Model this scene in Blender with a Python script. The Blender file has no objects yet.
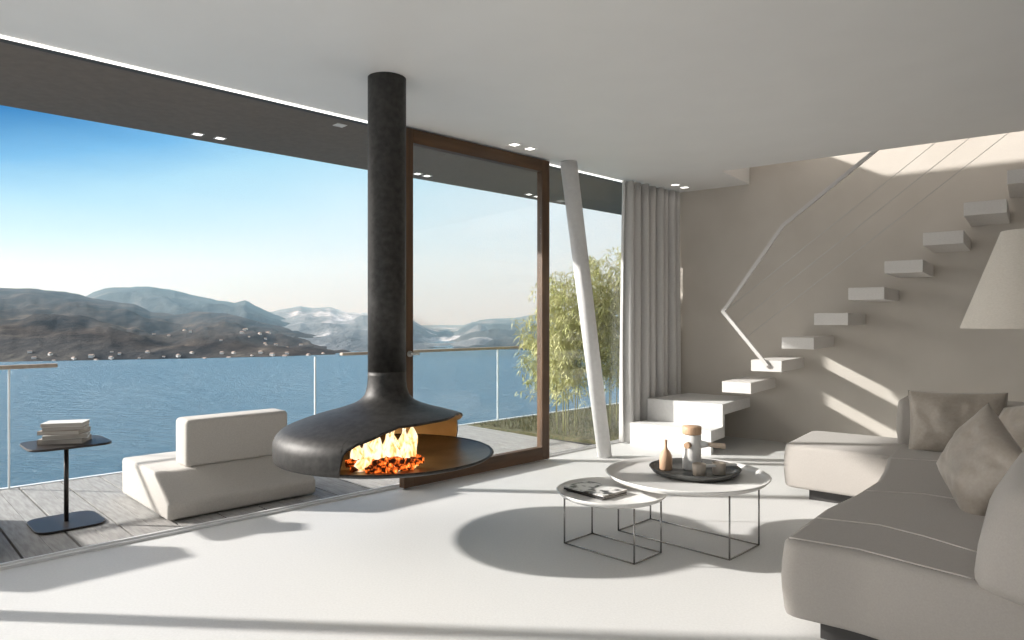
import bpy, bmesh, math, random
from mathutils import Vector, Matrix, noise as mnoise
R = math.radians; PI = math.pi
random.seed(7)
S = bpy.context.scene; COL = S.collection

# ------------------------------------------------------------ camera, sky, sun, exposure
cd = bpy.data.cameras.new('camera'); cam = bpy.data.objects.new('camera', cd); COL.objects.link(cam)
cam.location = (0, 0, 1.25); cam.rotation_euler = (R(90), 0, 0)
cd.sensor_width = 36; cd.lens = 36 * 686 / 1024; cd.clip_start = .05; cd.clip_end = 30000
S.camera = cam
S.view_settings.view_transform = 'Standard'; S.view_settings.look = 'None'
S.view_settings.gamma = 1; S.view_settings.use_curve_mapping = False
S.view_settings.exposure = 0.0

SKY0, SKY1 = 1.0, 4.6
SUN_AZ, SUN_EL = R(5.2), R(23.7)          # light travels towards +X, a little towards the camera
W = bpy.data.worlds.new('sky'); S.world = W; W.use_nodes = True
nt = W.node_tree; nt.nodes.clear()
tc = nt.nodes.new('ShaderNodeTexCoord'); sx = nt.nodes.new('ShaderNodeSeparateXYZ')
nt.links.new(tc.outputs['Generated'], sx.inputs[0])
def wmath(op, a, b):
    n = nt.nodes.new('ShaderNodeMath'); n.operation = op
    for i, v in enumerate((a, b)):
        if isinstance(v, (int, float)): n.inputs[i].default_value = v
        else: nt.links.new(v, n.inputs[i])
    return n.outputs[0]
f = wmath('MULTIPLY', sx.outputs[2], wmath('SUBTRACT', 0.25, sx.outputs[0]))
cn = nt.nodes.new('ShaderNodeTexNoise'); cn.inputs['Scale'].default_value = 5; cn.inputs['Detail'].default_value = 6
mp = nt.nodes.new('ShaderNodeMapping'); mp.inputs['Scale'].default_value = (1, 1, 5)
nt.links.new(tc.outputs['Generated'], mp.inputs[0]); nt.links.new(mp.outputs[0], cn.inputs['Vector'])
f = wmath('SUBTRACT', f, wmath('MULTIPLY', wmath('SUBTRACT', cn.outputs['Fac'], .5), .03))
rp = nt.nodes.new('ShaderNodeValToRGB'); nt.links.new(f, rp.inputs[0])
e = rp.color_ramp.elements
e[0].position = .0; e[0].color = (.86, .93, .98, 1)
e[1].position = .27; e[1].color = (.012, .13, .42, 1)
for p, c in ((.035, (.74, .88, .965, 1)), (.08, (.55, .80, .945, 1)), (.12, (.36, .68, .90, 1)), (.155, (.12, .42, .78, 1)), (.20, (.015, .20, .52, 1))):
    q = e.new(p); q.color = c
bg = nt.nodes.new('ShaderNodeBackground'); nt.links.new(rp.outputs[0], bg.inputs[0])
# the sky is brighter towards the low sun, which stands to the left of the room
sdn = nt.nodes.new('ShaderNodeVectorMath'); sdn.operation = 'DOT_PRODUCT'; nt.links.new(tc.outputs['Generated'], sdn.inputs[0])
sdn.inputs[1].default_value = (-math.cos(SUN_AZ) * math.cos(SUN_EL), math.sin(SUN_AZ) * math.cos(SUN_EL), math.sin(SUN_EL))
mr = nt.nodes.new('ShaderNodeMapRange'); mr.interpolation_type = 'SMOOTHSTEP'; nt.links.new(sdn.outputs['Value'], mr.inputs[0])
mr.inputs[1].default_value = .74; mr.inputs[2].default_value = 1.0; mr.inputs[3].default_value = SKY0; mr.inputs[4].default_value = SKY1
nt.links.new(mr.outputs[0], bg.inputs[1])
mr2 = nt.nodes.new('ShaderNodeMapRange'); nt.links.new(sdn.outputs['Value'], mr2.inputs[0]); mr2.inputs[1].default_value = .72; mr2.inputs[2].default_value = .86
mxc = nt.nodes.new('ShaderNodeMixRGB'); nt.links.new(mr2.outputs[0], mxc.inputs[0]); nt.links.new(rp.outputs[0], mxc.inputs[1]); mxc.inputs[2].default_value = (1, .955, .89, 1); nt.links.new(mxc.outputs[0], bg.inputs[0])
wo = nt.nodes.new('ShaderNodeOutputWorld'); nt.links.new(bg.outputs[0], wo.inputs[0])

sd = bpy.data.lights.new('sun', 'SUN'); sd.energy = 7.4; sd.angle = R(1.6); sd.color = (1, .965, .92)
so = bpy.data.objects.new('sun', sd); COL.objects.link(so); so.location = (-30, 5, 15)
dv = Vector((math.cos(SUN_AZ) * math.cos(SUN_EL), -math.sin(SUN_AZ) * math.cos(SUN_EL), -math.sin(SUN_EL)))
so.rotation_euler = dv.to_track_quat('-Z', 'Y').to_euler()

# ------------------------------------------------------------ frames of the building
AU, AE = R(44.3), R(-37.3)                # window wall runs along U, stair wall along E
U = Vector((math.cos(AU), math.sin(AU), 0)); M = Vector((-U.y, U.x, 0))
E = Vector((math.cos(AE), math.sin(AE), 0)); N = Vector((-E.y, E.x, 0))
UM = lambda u, m, z=0: U * u + M * m + Vector((0, 0, z))
EN = lambda t, n, z=0: E * t + N * n + Vector((0, 0, z))
H = 2.68; WN = 7.27; WM = 4.27

# ------------------------------------------------------------ materials
MATS = {}
def mat(name, col, rough=.6, metal=0, col2=None, scale=40, bump=0, bscale=200, detail=4, stretch=None, spec=None, sheen=0, trans=0, coords='Object'):
    if name in MATS: return MATS[name]
    m = bpy.data.materials.new(name); m.use_nodes = True; t = m.node_tree; b = t.nodes['Principled BSDF']
    b.inputs['Base Color'].default_value = (*col, 1); b.inputs['Roughness'].default_value = rough; b.inputs['Metallic'].default_value = metal
    if spec is not None: b.inputs['Specular IOR Level'].default_value = spec
    if sheen: b.inputs['Sheen Weight'].default_value = sheen
    tcx = t.nodes.new('ShaderNodeTexCoord'); mpx = t.nodes.new('ShaderNodeMapping')
    t.links.new(tcx.outputs[coords], mpx.inputs[0])
    if stretch: mpx.inputs['Scale'].default_value = stretch
    if col2 is not None:
        n = t.nodes.new('ShaderNodeTexNoise'); n.inputs['Scale'].default_value = scale; n.inputs['Detail'].default_value = detail
        t.links.new(mpx.outputs[0], n.inputs['Vector'])
        r = t.nodes.new('ShaderNodeValToRGB'); r.color_ramp.elements[0].position = .32; r.color_ramp.elements[1].position = .68
        r.color_ramp.elements[0].color = (*col, 1); r.color_ramp.elements[1].color = (*col2, 1)
        t.links.new(n.outputs['Fac'], r.inputs[0]); t.links.new(r.outputs[0], b.inputs['Base Color'])
    if bump:
        n = t.nodes.new('ShaderNodeTexNoise'); n.inputs['Scale'].default_value = bscale; n.inputs['Detail'].default_value = 3
        t.links.new(mpx.outputs[0], n.inputs['Vector'])
        bp = t.nodes.new('ShaderNodeBump'); bp.inputs['Strength'].default_value = bump; bp.inputs['Distance'].default_value = .01
        t.links.new(n.outputs['Fac'], bp.inputs['Height']); t.links.new(bp.outputs[0], b.inputs['Normal'])
    MATS[name] = m; return m
def emis(name, col, st):
    m = bpy.data.materials.new(name); m.use_nodes = True; b = m.node_tree.nodes['Principled BSDF']
    b.inputs['Base Color'].default_value = (*col, 1); b.inputs['Emission Color'].default_value = (*col, 1); b.inputs['Emission Strength'].default_value = st
    return m
def glassmat(name, tint, refl):
    m = bpy.data.materials.new(name); m.use_nodes = True; t = m.node_tree; t.nodes.clear()
    o = t.nodes.new('ShaderNodeOutputMaterial'); mx = t.nodes.new('ShaderNodeMixShader')
    tr = t.nodes.new('ShaderNodeBsdfTransparent'); tr.inputs[0].default_value = (*tint, 1)
    g = t.nodes.new('ShaderNodeBsdfGlossy'); g.inputs['Roughness'].default_value = .01
    lw = t.nodes.new('ShaderNodeLayerWeight'); lw.inputs[0].default_value = .5
    pw = t.nodes.new('ShaderNodeMath'); pw.operation = 'POWER'; pw.inputs[1].default_value = 5; t.links.new(lw.outputs['Facing'], pw.inputs[0])
    mm = t.nodes.new('ShaderNodeMath'); mm.operation = 'MULTIPLY_ADD'; mm.inputs[1].default_value = .9 * refl; mm.inputs[2].default_value = .035 * refl
    t.links.new(pw.outputs[0], mm.inputs[0]); t.links.new(mm.outputs[0], mx.inputs[0])
    t.links.new(tr.outputs[0], mx.inputs[1]); t.links.new(g.outputs[0], mx.inputs[2]); t.links.new(mx.outputs[0], o.inputs[0])
    return m

m_floor = mat('floor_cement', (.62, .615, .60), .55, col2=(.67, .665, .65), scale=90, bump=.12, bscale=160)
m_ceil = mat('ceiling_plaster', (.84, .83, .815), .5, col2=(.86, .85, .835), scale=3)
m_wall = mat('wall_plaster', (.56, .515, .46), .8, col2=(.60, .555, .50), scale=2.5, bump=.08, bscale=90)
m_white = mat('white_plaster', (.72, .71, .70), .7, col2=(.77, .76, .75), scale=30, bump=.06, bscale=150)
m_tread = mat('tread_stone', (.66, .63, .60), .65, col2=(.74, .71, .68), scale=60, bump=.1, bscale=120, stretch=(1, 1, 6))
m_soff = mat('soffit_board', (.15, .122, .10), .7, col2=(.175, .145, .12), scale=20)
m_deck = mat('weathered_deck', (.27, .255, .24), .75, col2=(.40, .385, .365), scale=6, stretch=(9, 1, 1), bump=.3, bscale=30, detail=8)
m_gap = mat('deck_gap', (.03, .028, .026), .9)
m_track = mat('track_aluminium', (.80, .80, .80), .4, 0)
m_walnut = mat('walnut', (.055, .026, .010), .5, col2=(.13, .065, .026), scale=14, stretch=(1, 1, .12), detail=8, bump=.1, bscale=60)
m_metalgrey = mat('satin_steel', (.55, .55, .54), .3, .9)
m_iron = mat('black_steel', (.026, .0245, .023), .52, .45, col2=(.052, .049, .046), scale=30, bump=.12, bscale=160, detail=8)
m_firelit = mat('firelit_steel', (.52, .37, .20), .5, .3, col2=(.60, .46, .27), scale=8, bump=.1, bscale=40)  # inside of the black hood, gold firelight glow put into the base colour
m_bowl = mat('hearth_bowl_steel', (.10, .08, .055), .42, .5, col2=(.16, .125, .085), scale=6, bump=.15, bscale=60)
m_fab = mat('sofa_fabric', (.385, .355, .325), .85, col2=(.415, .385, .355), scale=160, bump=.15, bscale=400, sheen=.15)
m_fab2 = mat('lounge_fabric', (.46, .43, .395), .9, col2=(.52, .49, .45), scale=120, bump=.15, bscale=300, sheen=.1)
m_seam = mat('seam_thread', (.62, .58, .55), .8)
m_sat = mat('satin_cushion', (.33, .285, .24), .38, col2=(.37, .325, .275), scale=60, bump=.1, bscale=250, sheen=.3)
m_dark = mat('dark_plinth', (.05, .047, .045), .6)
m_bronze = mat('bronze_lacquer', (.035, .028, .024), .4, .3)
m_curt = mat('curtain_linen', (.56, .545, .53), .85, col2=(.62, .605, .59), scale=120, bump=.2, bscale=300)
m_shade = mat('lamp_linen', (.62, .57, .50), .9, col2=(.68, .63, .56), scale=90, bump=.2, bscale=300, stretch=(1, 1, 3))
m_rail = mat('rail_white', (.62, .59, .57), .45)
m_wood = mat('light_wood', (.50, .31, .19), .5, col2=(.62, .42, .27), scale=20, stretch=(6, 6, 1))
m_clay = mat('clay_bottle', (.50, .32, .20), .6, col2=(.58, .39, .26), scale=12)
m_cer = mat('white_ceramic', (.80, .79, .77), .3)
m_cup = mat('beige_ceramic', (.50, .43, .36), .5, col2=(.56, .49, .42), scale=30)
m_trayd = mat('dark_tray', (.085, .085, .082), .45, .3, col2=(.12, .12, .115), scale=40)
m_tabw = mat('table_lacquer', (.76, .75, .73), .35)
m_chrome = mat('chrome_leg', (.32, .31, .30), .25, .9)
m_paper = mat('paper_pages', (.55, .51, .46), .8, col2=(.42, .38, .34), scale=3, stretch=(1, 1, 250))
m_covA = mat('cover_cream', (.72, .70, .66), .6); m_covB = mat('cover_grey', (.34, .30, .27), .6)
m_covC = mat('cover_sand', (.38, .32, .27), .6)
m_glass = glassmat('window_glass', (.97, .98, .98), 1.0)
m_glassb = glassmat('balustrade_glass', (.97, .985, .99), .35)
m_joint = mat('glass_joint', (.75, .80, .82), .3)
m_handr = mat('weathered_handrail', (.36, .29, .23), .6, col2=(.46, .39, .32), scale=20, stretch=(1, 1, 1))
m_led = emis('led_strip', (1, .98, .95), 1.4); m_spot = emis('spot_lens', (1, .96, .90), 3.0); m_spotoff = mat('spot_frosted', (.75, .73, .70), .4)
m_grass = mat('rough_grass', (.06, .075, .02), .9, col2=(.16, .13, .06), scale=25, detail=8, bump=.6, bscale=60)
m_leaf = mat('bamboo_leaf', (.42, .44, .15), .55, col2=(.66, .63, .34), scale=9)
m_cane = mat('bamboo_cane', (.26, .27, .10), .5, col2=(.38, .34, .17), scale=10)

# ------------------------------------------------------------ mesh helpers
def box(bm, x0, x1, y0, y1, z0, z1, bev=0, seg=2):
    t = bmesh.new()
    vs = [t.verts.new((x, y, z)) for x in (x0, x1) for y in (y0, y1) for z in (z0, z1)]
    for a in ((0, 1, 3, 2), (4, 6, 7, 5), (0, 4, 5, 1), (2, 3, 7, 6), (0, 2, 6, 4), (1, 5, 7, 3)): t.faces.new([vs[i] for i in a])
    if bev: bmesh.ops.bevel(t, geom=t.edges[:], offset=bev, segments=seg, affect='EDGES', profile=.5)
    bmesh.ops.recalc_face_normals(t, faces=t.faces[:])
    merge(bm, t)
def merge(bm, t, mtx=None, mi=None):
    mp_ = {}
    for v in t.verts: mp_[v] = bm.verts.new(mtx @ v.co if mtx else v.co)
    for f_ in t.faces:
        try:
            g = bm.faces.new([mp_[v] for v in f_.verts]); g.smooth = f_.smooth
            g.material_index = f_.material_index if mi is None else mi
        except ValueError: pass
    t.free()
def tube(bm, pts, rad, seg=10, caps=True):
    pts = [Vector(p) for p in pts]; n = len(pts)
    rad = rad if isinstance(rad, (list, tuple)) else [rad] * n
    rings = []
    up = None
    for i, p in enumerate(pts):
        d = (pts[min(i + 1, n - 1)] - pts[max(i - 1, 0)]).normalized()
        if up is None: up = Vector((0, 0, 1)) if abs(d.z) < .9 else Vector((1, 0, 0))
        a = d.cross(up).normalized(); b = a.cross(d).normalized(); up = b
        rings.append([bm.verts.new(p + (a * math.cos(2 * PI * k / seg) + b * math.sin(2 * PI * k / seg)) * rad[i]) for k in range(seg)])
    for i in range(n - 1):
        for k in range(seg):
            g = bm.faces.new([rings[i][k], rings[i + 1][k], rings[i + 1][(k + 1) % seg], rings[i][(k + 1) % seg]]); g.smooth = True
    if caps: bm.faces.new(rings[0]); bm.faces.new(rings[-1][::-1])
def lathe(bm, prof, cx=0, cy=0, seg=48, mi=0, zm=None):
    if zm: prof = [(r, zm(z)) for r, z in prof]
    rings = []
    for r, z in prof:
        if r < 1e-5: rings.append([bm.verts.new((cx, cy, z))])
        else: rings.append([bm.verts.new((cx + r * math.cos(2 * PI * k / seg), cy + r * math.sin(2 * PI * k / seg), z)) for k in range(seg)])
    for a, b in zip(rings, rings[1:]):
        for k in range(seg):
            k2 = (k + 1) % seg
            if len(a) == 1 and len(b) == 1: continue
            if len(a) == 1: vs = [a[0], b[k2], b[k]]
            elif len(b) == 1: vs = [a[k], a[k2], b[0]]
            else: vs = [a[k], a[k2], b[k2], b[k]]
            g = bm.faces.new(vs); g.smooth = True; g.material_index = mi
def prism(bm, poly, z0, z1, bev=0):
    t = bmesh.new()
    lo = [t.verts.new((p[0], p[1], z0)) for p in poly]; hi = [t.verts.new((p[0], p[1], z1)) for p in poly]
    t.faces.new(lo[::-1]); t.faces.new(hi); k = len(poly)
    for i in range(k): t.faces.new([lo[i], lo[(i + 1) % k], hi[(i + 1) % k], hi[i]])
    bmesh.ops.recalc_face_normals(t, faces=t.faces[:])
    if bev: bmesh.ops.bevel(t, geom=t.edges[:], offset=bev, segments=2, affect='EDGES', profile=.5)
    bmesh.ops.triangulate(t, faces=[f_ for f_ in t.faces if len(f_.verts) > 4])
    merge(bm, t)
def round_poly(pts, rs, n=7):
    out = []; k = len(pts)
    for i in range(k):
        p = Vector(pts[i][:2]); a = Vector(pts[i - 1][:2]); b = Vector(pts[(i + 1) % k][:2]); r = rs[i] if isinstance(rs, (list, tuple)) else rs
        if r <= 0: out.append((p.x, p.y)); continue
        da = (a - p).normalized(); db = (b - p).normalized()
        ang = math.acos(max(-1, min(1, da.dot(db)))); t = min(r / math.tan(ang / 2), (a - p).length * .49, (b - p).length * .49)
        s_, e_ = p + da * t, p + db * t
        for j in range(n + 1):
            q = j / n; v = s_ * (1 - q) ** 2 + p * 2 * q * (1 - q) + e_ * q ** 2; out.append((v.x, v.y))
    return out
def resample(poly, step):
    out = []; k = len(poly)
    for i in range(k):
        a = Vector(poly[i]); b = Vector(poly[(i + 1) % k]); L = (b - a).length; q = max(1, int(L / step))
        for j in range(q): v = a.lerp(b, j / q); out.append((v.x, v.y))
    return out
def soft_prism(bm, poly, z0, z1, r=.05, bulge=.012, crown=.012, step=.08):
    """upholstered block: outline extruded with rounded upper and lower edges and slightly bulging sides"""
    poly = resample(poly, step); k = len(poly); P = [Vector(p) for p in poly]
    ar = sum(P[i].x * P[(i + 1) % k].y - P[(i + 1) % k].x * P[i].y for i in range(k))
    if ar < 0: P.reverse()
    nrm = []
    for i in range(k):
        d = (P[(i + 1) % k] - P[i - 1]); nrm.append(Vector((d.y, -d.x)).normalized())
    prof = [(-r * .6, z0), (-r * .15, z0 + r * .25), (0, z0 + r * .7)]
    for q in (.3, .5, .7): prof.append((bulge * math.sin(PI * q), z0 + r + (z1 - z0 - 2 * r) * q))
    for a in (0, 22, 45, 67, 90): prof.append((-r + r * math.cos(R(a)), z1 - r + r * math.sin(R(a))))
    rings = [[bm.verts.new((P[i].x + nrm[i].x * o, P[i].y + nrm[i].y * o, z)) for i in range(k)] for o, z in prof]
    for a, b in zip(rings, rings[1:]):
        for i in range(k):
            g = bm.faces.new([a[i], a[(i + 1) % k], b[(i + 1) % k], b[i]]); g.smooth = True
    bm.faces.new(rings[0][::-1]); bm.faces.new(rings[-1])
def obj(name, bm, m, parent=None, loc=None, rz=0, smooth=False, kind=None):
    me = bpy.data.meshes.new(name); bm.to_mesh(me); bm.free()
    for q in (m if isinstance(m, (list, tuple)) else [m]): me.materials.append(q)
    if smooth:
        for p in me.polygons: p.use_smooth = True
    o = bpy.data.objects.new(name, me); COL.objects.link(o)
    if parent: o.parent = parent
    if loc is not None: o.location = loc
    if rz: o.rotation_euler = (0, 0, rz)
    if kind: o['kind'] = kind
    return o
def tag(o, label, cat, group=None, kind=None):
    o['label'] = label; o['category'] = cat
    if group: o['group'] = group
    if kind: o['kind'] = kind
    return o
def thing(name, label, cat, loc=(0, 0, 0), rz=0, group=None):
    o = bpy.data.objects.new(name, None); COL.objects.link(o); o.location = loc; o.rotation_euler = (0, 0, rz); o.empty_display_size = .05
    return tag(o, label, cat, group)
def copy_tree(o, parent=None):
    c = o.copy(); COL.objects.link(c); c.parent = parent
    for ch in list(o.children): copy_tree(ch, c)
    return c
B = bmesh.new
def bxo(name, m, dims, parent=None, loc=None, rz=0, bev=0, kind=None, label=None):
    b = B(); box(b, *dims, bev=bev); o = obj(name, b, m, parent, loc, rz, kind=kind)
    if label: o['label'] = label
    return o
ST = 'structure'

# ------------------------------------------------------------ room shell
U0 = -5.0; MB_ = -3.2
t_end = (.1463 * WN - MB_) / .989
room = [UM(U0, WM + .06), None, EN(t_end, WN), UM(U0, MB_)]
def um_line_t(m, n): return (N.dot(M) * n - m) / -E.dot(M)      # t on the stair frame where the window line is crossed
tc_ = um_line_t(WM + .06, WN)
corner = EN(tc_, WN)
r_b = EN(um_line_t(MB_, WN), WN)
b = B(); prism(b, [UM(U0, WM + .03), EN(um_line_t(WM + .03, WN + .05), WN + .05), EN(um_line_t(MB_, WN + .05), WN + .05), UM(U0, MB_)], -.3, 0)
obj('floor', b, m_floor, kind=ST)
OT0, OT1, ON = -2.39, 2.6, 6.47          # stairwell opening
b = B(); prism(b, [UM(U0, WM), EN(um_line_t(WM, WN), WN), EN(OT0, WN), EN(OT0, ON), EN(OT1, ON), EN(OT1, WN), r_b, UM(U0, MB_)], H, 3.08)
obj('ceiling', b, m_ceil, kind=ST)
b = B()
box(b, OT0 - .1, OT1 + .1, ON - .1, ON, 3.08, 3.27); box(b, OT0 - .1, OT0, ON - .1, WN, 3.08, 3.27); box(b, OT1, OT1 + .1, ON - .1, WN, 3.08, 3.27)
obj('trim_1', b, m_white, rz=AE, kind=ST)
b = B(); box(b, tc_, t_end + .3, WN, WN + .25, -.3, 5.6); obj('wall_back', b, m_wall, rz=AE, kind=ST)
b = B(); box(b, U0, 7.6, MB_ - .25, MB_, -.3, 5.6); obj('wall_right', b, m_wall, rz=AU, kind=ST)
b = B()                                                        # end wall behind the camera with a wide opening
box(b, U0 - .25, U0, MB_, -1.6, -.3, 5.6); box(b, U0 - .25, U0, 3.9, WM + .06, -.3, 5.6); box(b, U0 - .25, U0, -1.6, 3.9, 2.3, 5.6)
obj('wall_left', b, m_wall, rz=AU, kind=ST)
b = B(); prism(b, [UM(U0, WM + .4), EN(um_line_t(WM + .4, WN + .3), WN + .3), EN(um_line_t(MB_, WN + .3), WN + .3), UM(U0, MB_ - .3)], 5.6, 5.8); obj('roof', b, m_white, kind=ST)

# window head, floor track, soffit
b = B(); box(b, U0, 6.8, WM + .005, WM + .055, H - .012, H + .4); obj('trim_2', b, m_dark, rz=AU, kind=ST)
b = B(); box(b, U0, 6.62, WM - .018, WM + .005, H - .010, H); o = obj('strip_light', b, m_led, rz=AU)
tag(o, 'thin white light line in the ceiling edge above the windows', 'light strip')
b = B(); box(b, U0, 6.8, WM - .03, WM + .03, 0, .014); box(b, U0, 6.8, WM - .008, WM + .006, .014, .024); obj('trim_3', b, m_track, rz=AU, kind=ST)
b = B(); prism(b, [UM(U0 - 1, WM + .055), EN(um_line_t(WM + .055, WN + .25), WN + .25), EN(um_line_t(WM + .055, 10.5), 10.5), EN(um_line_t(5.644, 10.5), 10.5), UM(U0 - 1, 5.644)], H, 3.1); obj('soffit', b, m_soff, kind=ST)

# deck: planks run away from the window
b = B(); un = 6.21
box(b, -6, 9, WM + .03, 6.27, -.28, -.06); 
tb = B(); prism(tb, [UM(-6, WM + .03), EN(um_line_t(WM + .03, un), un), EN(um_line_t(6.27, un), un), UM(-6, 6.27)], -.28, -.045); tb2 = tb
b.free(); obj('deck_base', tb2, m_gap, kind=ST)
b = B(); u = -6.0 + .035
def cl_u(m): t = um_line_t(m, un); return EN(t, un).dot(U)
rnd = random.Random(3)
while u < 6.4:
    w = .266; y0, y1 = WM + .035, 6.26
    for (a0, a1, zz) in ((u, u + w * .5 - .0015, 0), (u + w * .5 + .0015, u + w - .012, rnd.uniform(-.002, .001))):
        ua, ub = cl_u(y0), cl_u(y1)
        pl = [(a0, y0), (min(a1, ua), y0), (min(a1, ub), y1), (a0, y1)]
        if a0 < ub - .02:
            if a1 > ua: 
                f0 = max(0, min(1, (a0 - ua) / (ub - ua))); f1 = max(0, min(1, (a1 - ua) / (ub - ua)))
                pl = [(a0, y0 + f0 * (y1 - y0)), (a1, y0 + f1 * (y1 - y0)), (a1, y1), (a0, y1)] if a1 <= ub else [(a0, y0 + f0 * (y1 - y0)), (ub, y1), (a0, y1)]
                if a0 < ua: pl = [(a0, y0), (ua, y0)] + pl[1:]
            prism(b, pl, -.04, -.006 + zz)
    u += w
obj('terrace_deck', b, m_deck, rz=AU, kind=ST)
b = B(); box(b, -6, 9.5, 6.27, 6.31, -.30, -.0); obj('trim_4', b, m_track, rz=AU, kind=ST)
# planted ground at the end of the deck
b = B(); prism(b, [EN(um_line_t(WM + .035, un + .02), un + .02), EN(um_line_t(WM + .035, 9.6), 9.6), EN(um_line_t(6.27, 9.6), 9.6), EN(um_line_t(6.27, un + .02), un + .02)], -.3, -.012)
obj('planting_ground', b, m_grass, kind=ST)
b = B(); rg = random.Random(5)
for i in range(5200):
    n_ = rg.uniform(un + .06, 9.4); m_ = rg.uniform(WM + .1, 6.22); p = EN(um_line_t(m_, n_), n_, -.012); h = rg.uniform(.02, .07); a = rg.uniform(0, PI); w = .004
    d = Vector((math.cos(a), math.sin(a), 0)) * w; l = Vector((rg.uniform(-.02, .02), rg.uniform(-.02, .02), h))
    b.faces.new([b.verts.new(p - d), b.verts.new(p + d), b.verts.new(p + l)])
o = obj('grass', b, m_grass); tag(o, 'short brown-green grass on the planted ground beyond the deck', 'grass', kind='stuff')

# glass balustrade
def balustrade(label, u0, u1, rails, joints):
    t = thing('glass_balustrade', label, 'railing', UM(u0, 6.25, 0), AU)
    L = u1 - u0; edges = [0] + [j - u0 for j in joints] + [L]
    for a, c in zip(edges, edges[1:]):
        q = B(); box(q, a + .006, c - .006, -.006, .006, .0, .885); obj('glass_panel', q, m_glassb, t)
    for j in joints:
        q = B(); box(q, j - u0 - .006, j - u0 + .006, -.009, .009, 0, .885); obj('joint_profile', q, m_joint, t)
    for a, c in rails:
        q = B(); box(q, a - u0, c - u0, -.03, .03, .885, .915, bev=.006); obj('handrail', q, m_handr, t)
# u of a pixel column on the plane m = 6.25
def u_at(px, m=6.25):
    a = (px - 512) / 686; Y = m / (a * M.x + M.y); return Vector((a * Y, Y, 0)).dot(U)
ja, jb, jc = u_at(9), u_at(315), u_at(497.5)
balustrade('clear glass balustrade with weathered handrail behind the side table', -4, u_at(200), [(-4, u_at(57))], [-1.2, ja])
balustrade('clear glass balustrade behind the hanging fireplace and wooden door', u_at(200), 9.0, [(u_at(341), 8.9)], [jb, jc, 8.0])

# mullion (column) at the left of the window wall, outside the frame but casting the long floor shadow
b = B(); tube(b, [UM(.03, 4.1, 0), UM(.11, 4.12, H)], .05, 16)
tag(obj('round_column', b, m_white), 'slim white round column at the left end of the open window wall', 'column')

# ------------------------------------------------------------ wooden door and fixed glazing
du0, du1 = UM(0, 0).dot(U), 0
def u_m(px, m): return u_at(px, m)
D0, D1 = u_m(404.4, 4.15), u_m(549.6, 4.15)
t = thing('wooden_door', 'tall walnut framed glass door with thin lever beside the hanging fireplace', 'door', UM(D0, 4.15, .0), AU)
L = D1 - D0; th = .065; hh = H - .012
jl, jr = .08, .095
b = B(); box(b, 0, jl, 0, th, .012, hh, bev=.003); obj('jamb', b, m_walnut, t)
b = B(); box(b, L - jr, L, 0, th, .012, hh, bev=.003); obj('jamb', b, m_walnut, t)
m_wh = mat('walnut_rail', (.055, .026, .010), .5, col2=(.13, .065, .026), scale=14, stretch=(.12, 1, 1), detail=8, bump=.1, bscale=60)
b = B(); box(b, jl, L - jr, 0, th, hh - .105, hh, bev=.003); obj('top_rail', b, m_wh, t)
b = B(); box(b, jl, L - jr, 0, th, .012, .125, bev=.003); obj('bottom_rail', b, m_wh, t)
b = B(); box(b, jl - .0, L - jr, .03, .036, .125, hh - .105); obj('glass_pane', b, m_glass, t)
b = B(); tube(b, [(.045, -.001, 1.0), (.045, -.012, 1.0)], .022, 20); tube(b, [(.045, -.012, 1.0), (.045, -.05, 1.0)], .009, 10); tube(b, [(.045, -.046, 1.0), (.10, -.046, 1.0)], .009, 10)
obj('handle', b, m_metalgrey, t)['label'] = 'steel lever handle'
b = B(); box(b, D1 + .01, 6.62, WM - .006, WM + .006, .024, H - .012); obj('window_1', b, m_glass, rz=AU, kind=ST)

# ------------------------------------------------------------ leaning column
b = B(); tube(b, [UM(4.98, 3.89, 0), UM(4.70, 4.085, H)], [.066, .077], 24)
tag(obj('leaning_column', b, m_white), 'slanted white round column between the wooden door and the curtain', 'column')

# ------------------------------------------------------------ curtain
b = B(); cu0, cu1 = 5.67, 6.70; nx, nz = 220, 14; g = []
for i in range(nx + 1):
    q = i / nx; u = cu0 + (cu1 - cu0) * q; row = []
    for j in range(nz + 1):
        z = .012 + (H - .014 - .012) * j / nz; zz = j / nz
        ph = q * 2 * PI * 8.2 + .7 * math.sin(q * 9) + .25 * math.sin(zz * 3 + q * 12)
        amp = .072 * (.75 + .25 * math.sin(q * 23 + 1)) * (1.0 - .25 * zz)
        d = math.sin(ph); d = math.copysign(abs(d) ** .75, d)
        row.append(b.verts.new((u + .012 * math.cos(ph) - .03 * (1 - zz) * (1 - q), 4.17 + amp * d, z)))
    g.append(row)
for i in range(nx):
    for j in range(nz): f_ = b.faces.new([g[i][j], g[i + 1][j], g[i + 1][j + 1], g[i][j + 1]]); f_.smooth = True
o = obj('curtain', b, m_curt, rz=AU); sm = o.modifiers.new('thick', 'SOLIDIFY'); sm.thickness = .004
tag(o, 'long pale grey pleated curtain gathered in the corner by the stairs', 'curtain')

# ------------------------------------------------------------ stairs
RISE, RUN, T0, FN = .2176, .279, -2.122, 6.497
SL = .105
def cut_t(n, m=4.09): return um_line_t(m, n)
def block(name, label, nf, tr, ztop, zfloor, nback, leftm):
    q = B()
    pl = [(cut_t(nf, leftm), nf), (tr, nf), (tr, nback), (cut_t(nback, leftm), nback)]
    prism(q, pl, ztop - SL, ztop)
    pl = [(cut_t(nf, leftm), nf), (tr, nf), (tr, nf + .055), (cut_t(nf + .055, leftm), nf + .055)]
    prism(q, pl, zfloor, ztop - SL)
    o = obj(name, q, m_white, rz=AE); tag(o, label, 'stair step', 'folded bottom steps'); return o
block('stair_block', 'wide white bottom step folded down to the floor beside the curtain', 6.173, -2.385, .2225, 0, 6.525, 4.085)
block('stair_block', 'second wide white step resting on the bottom step by the curtain', 6.47, -2.385, .440, .2225, WN, 4.085)
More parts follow.
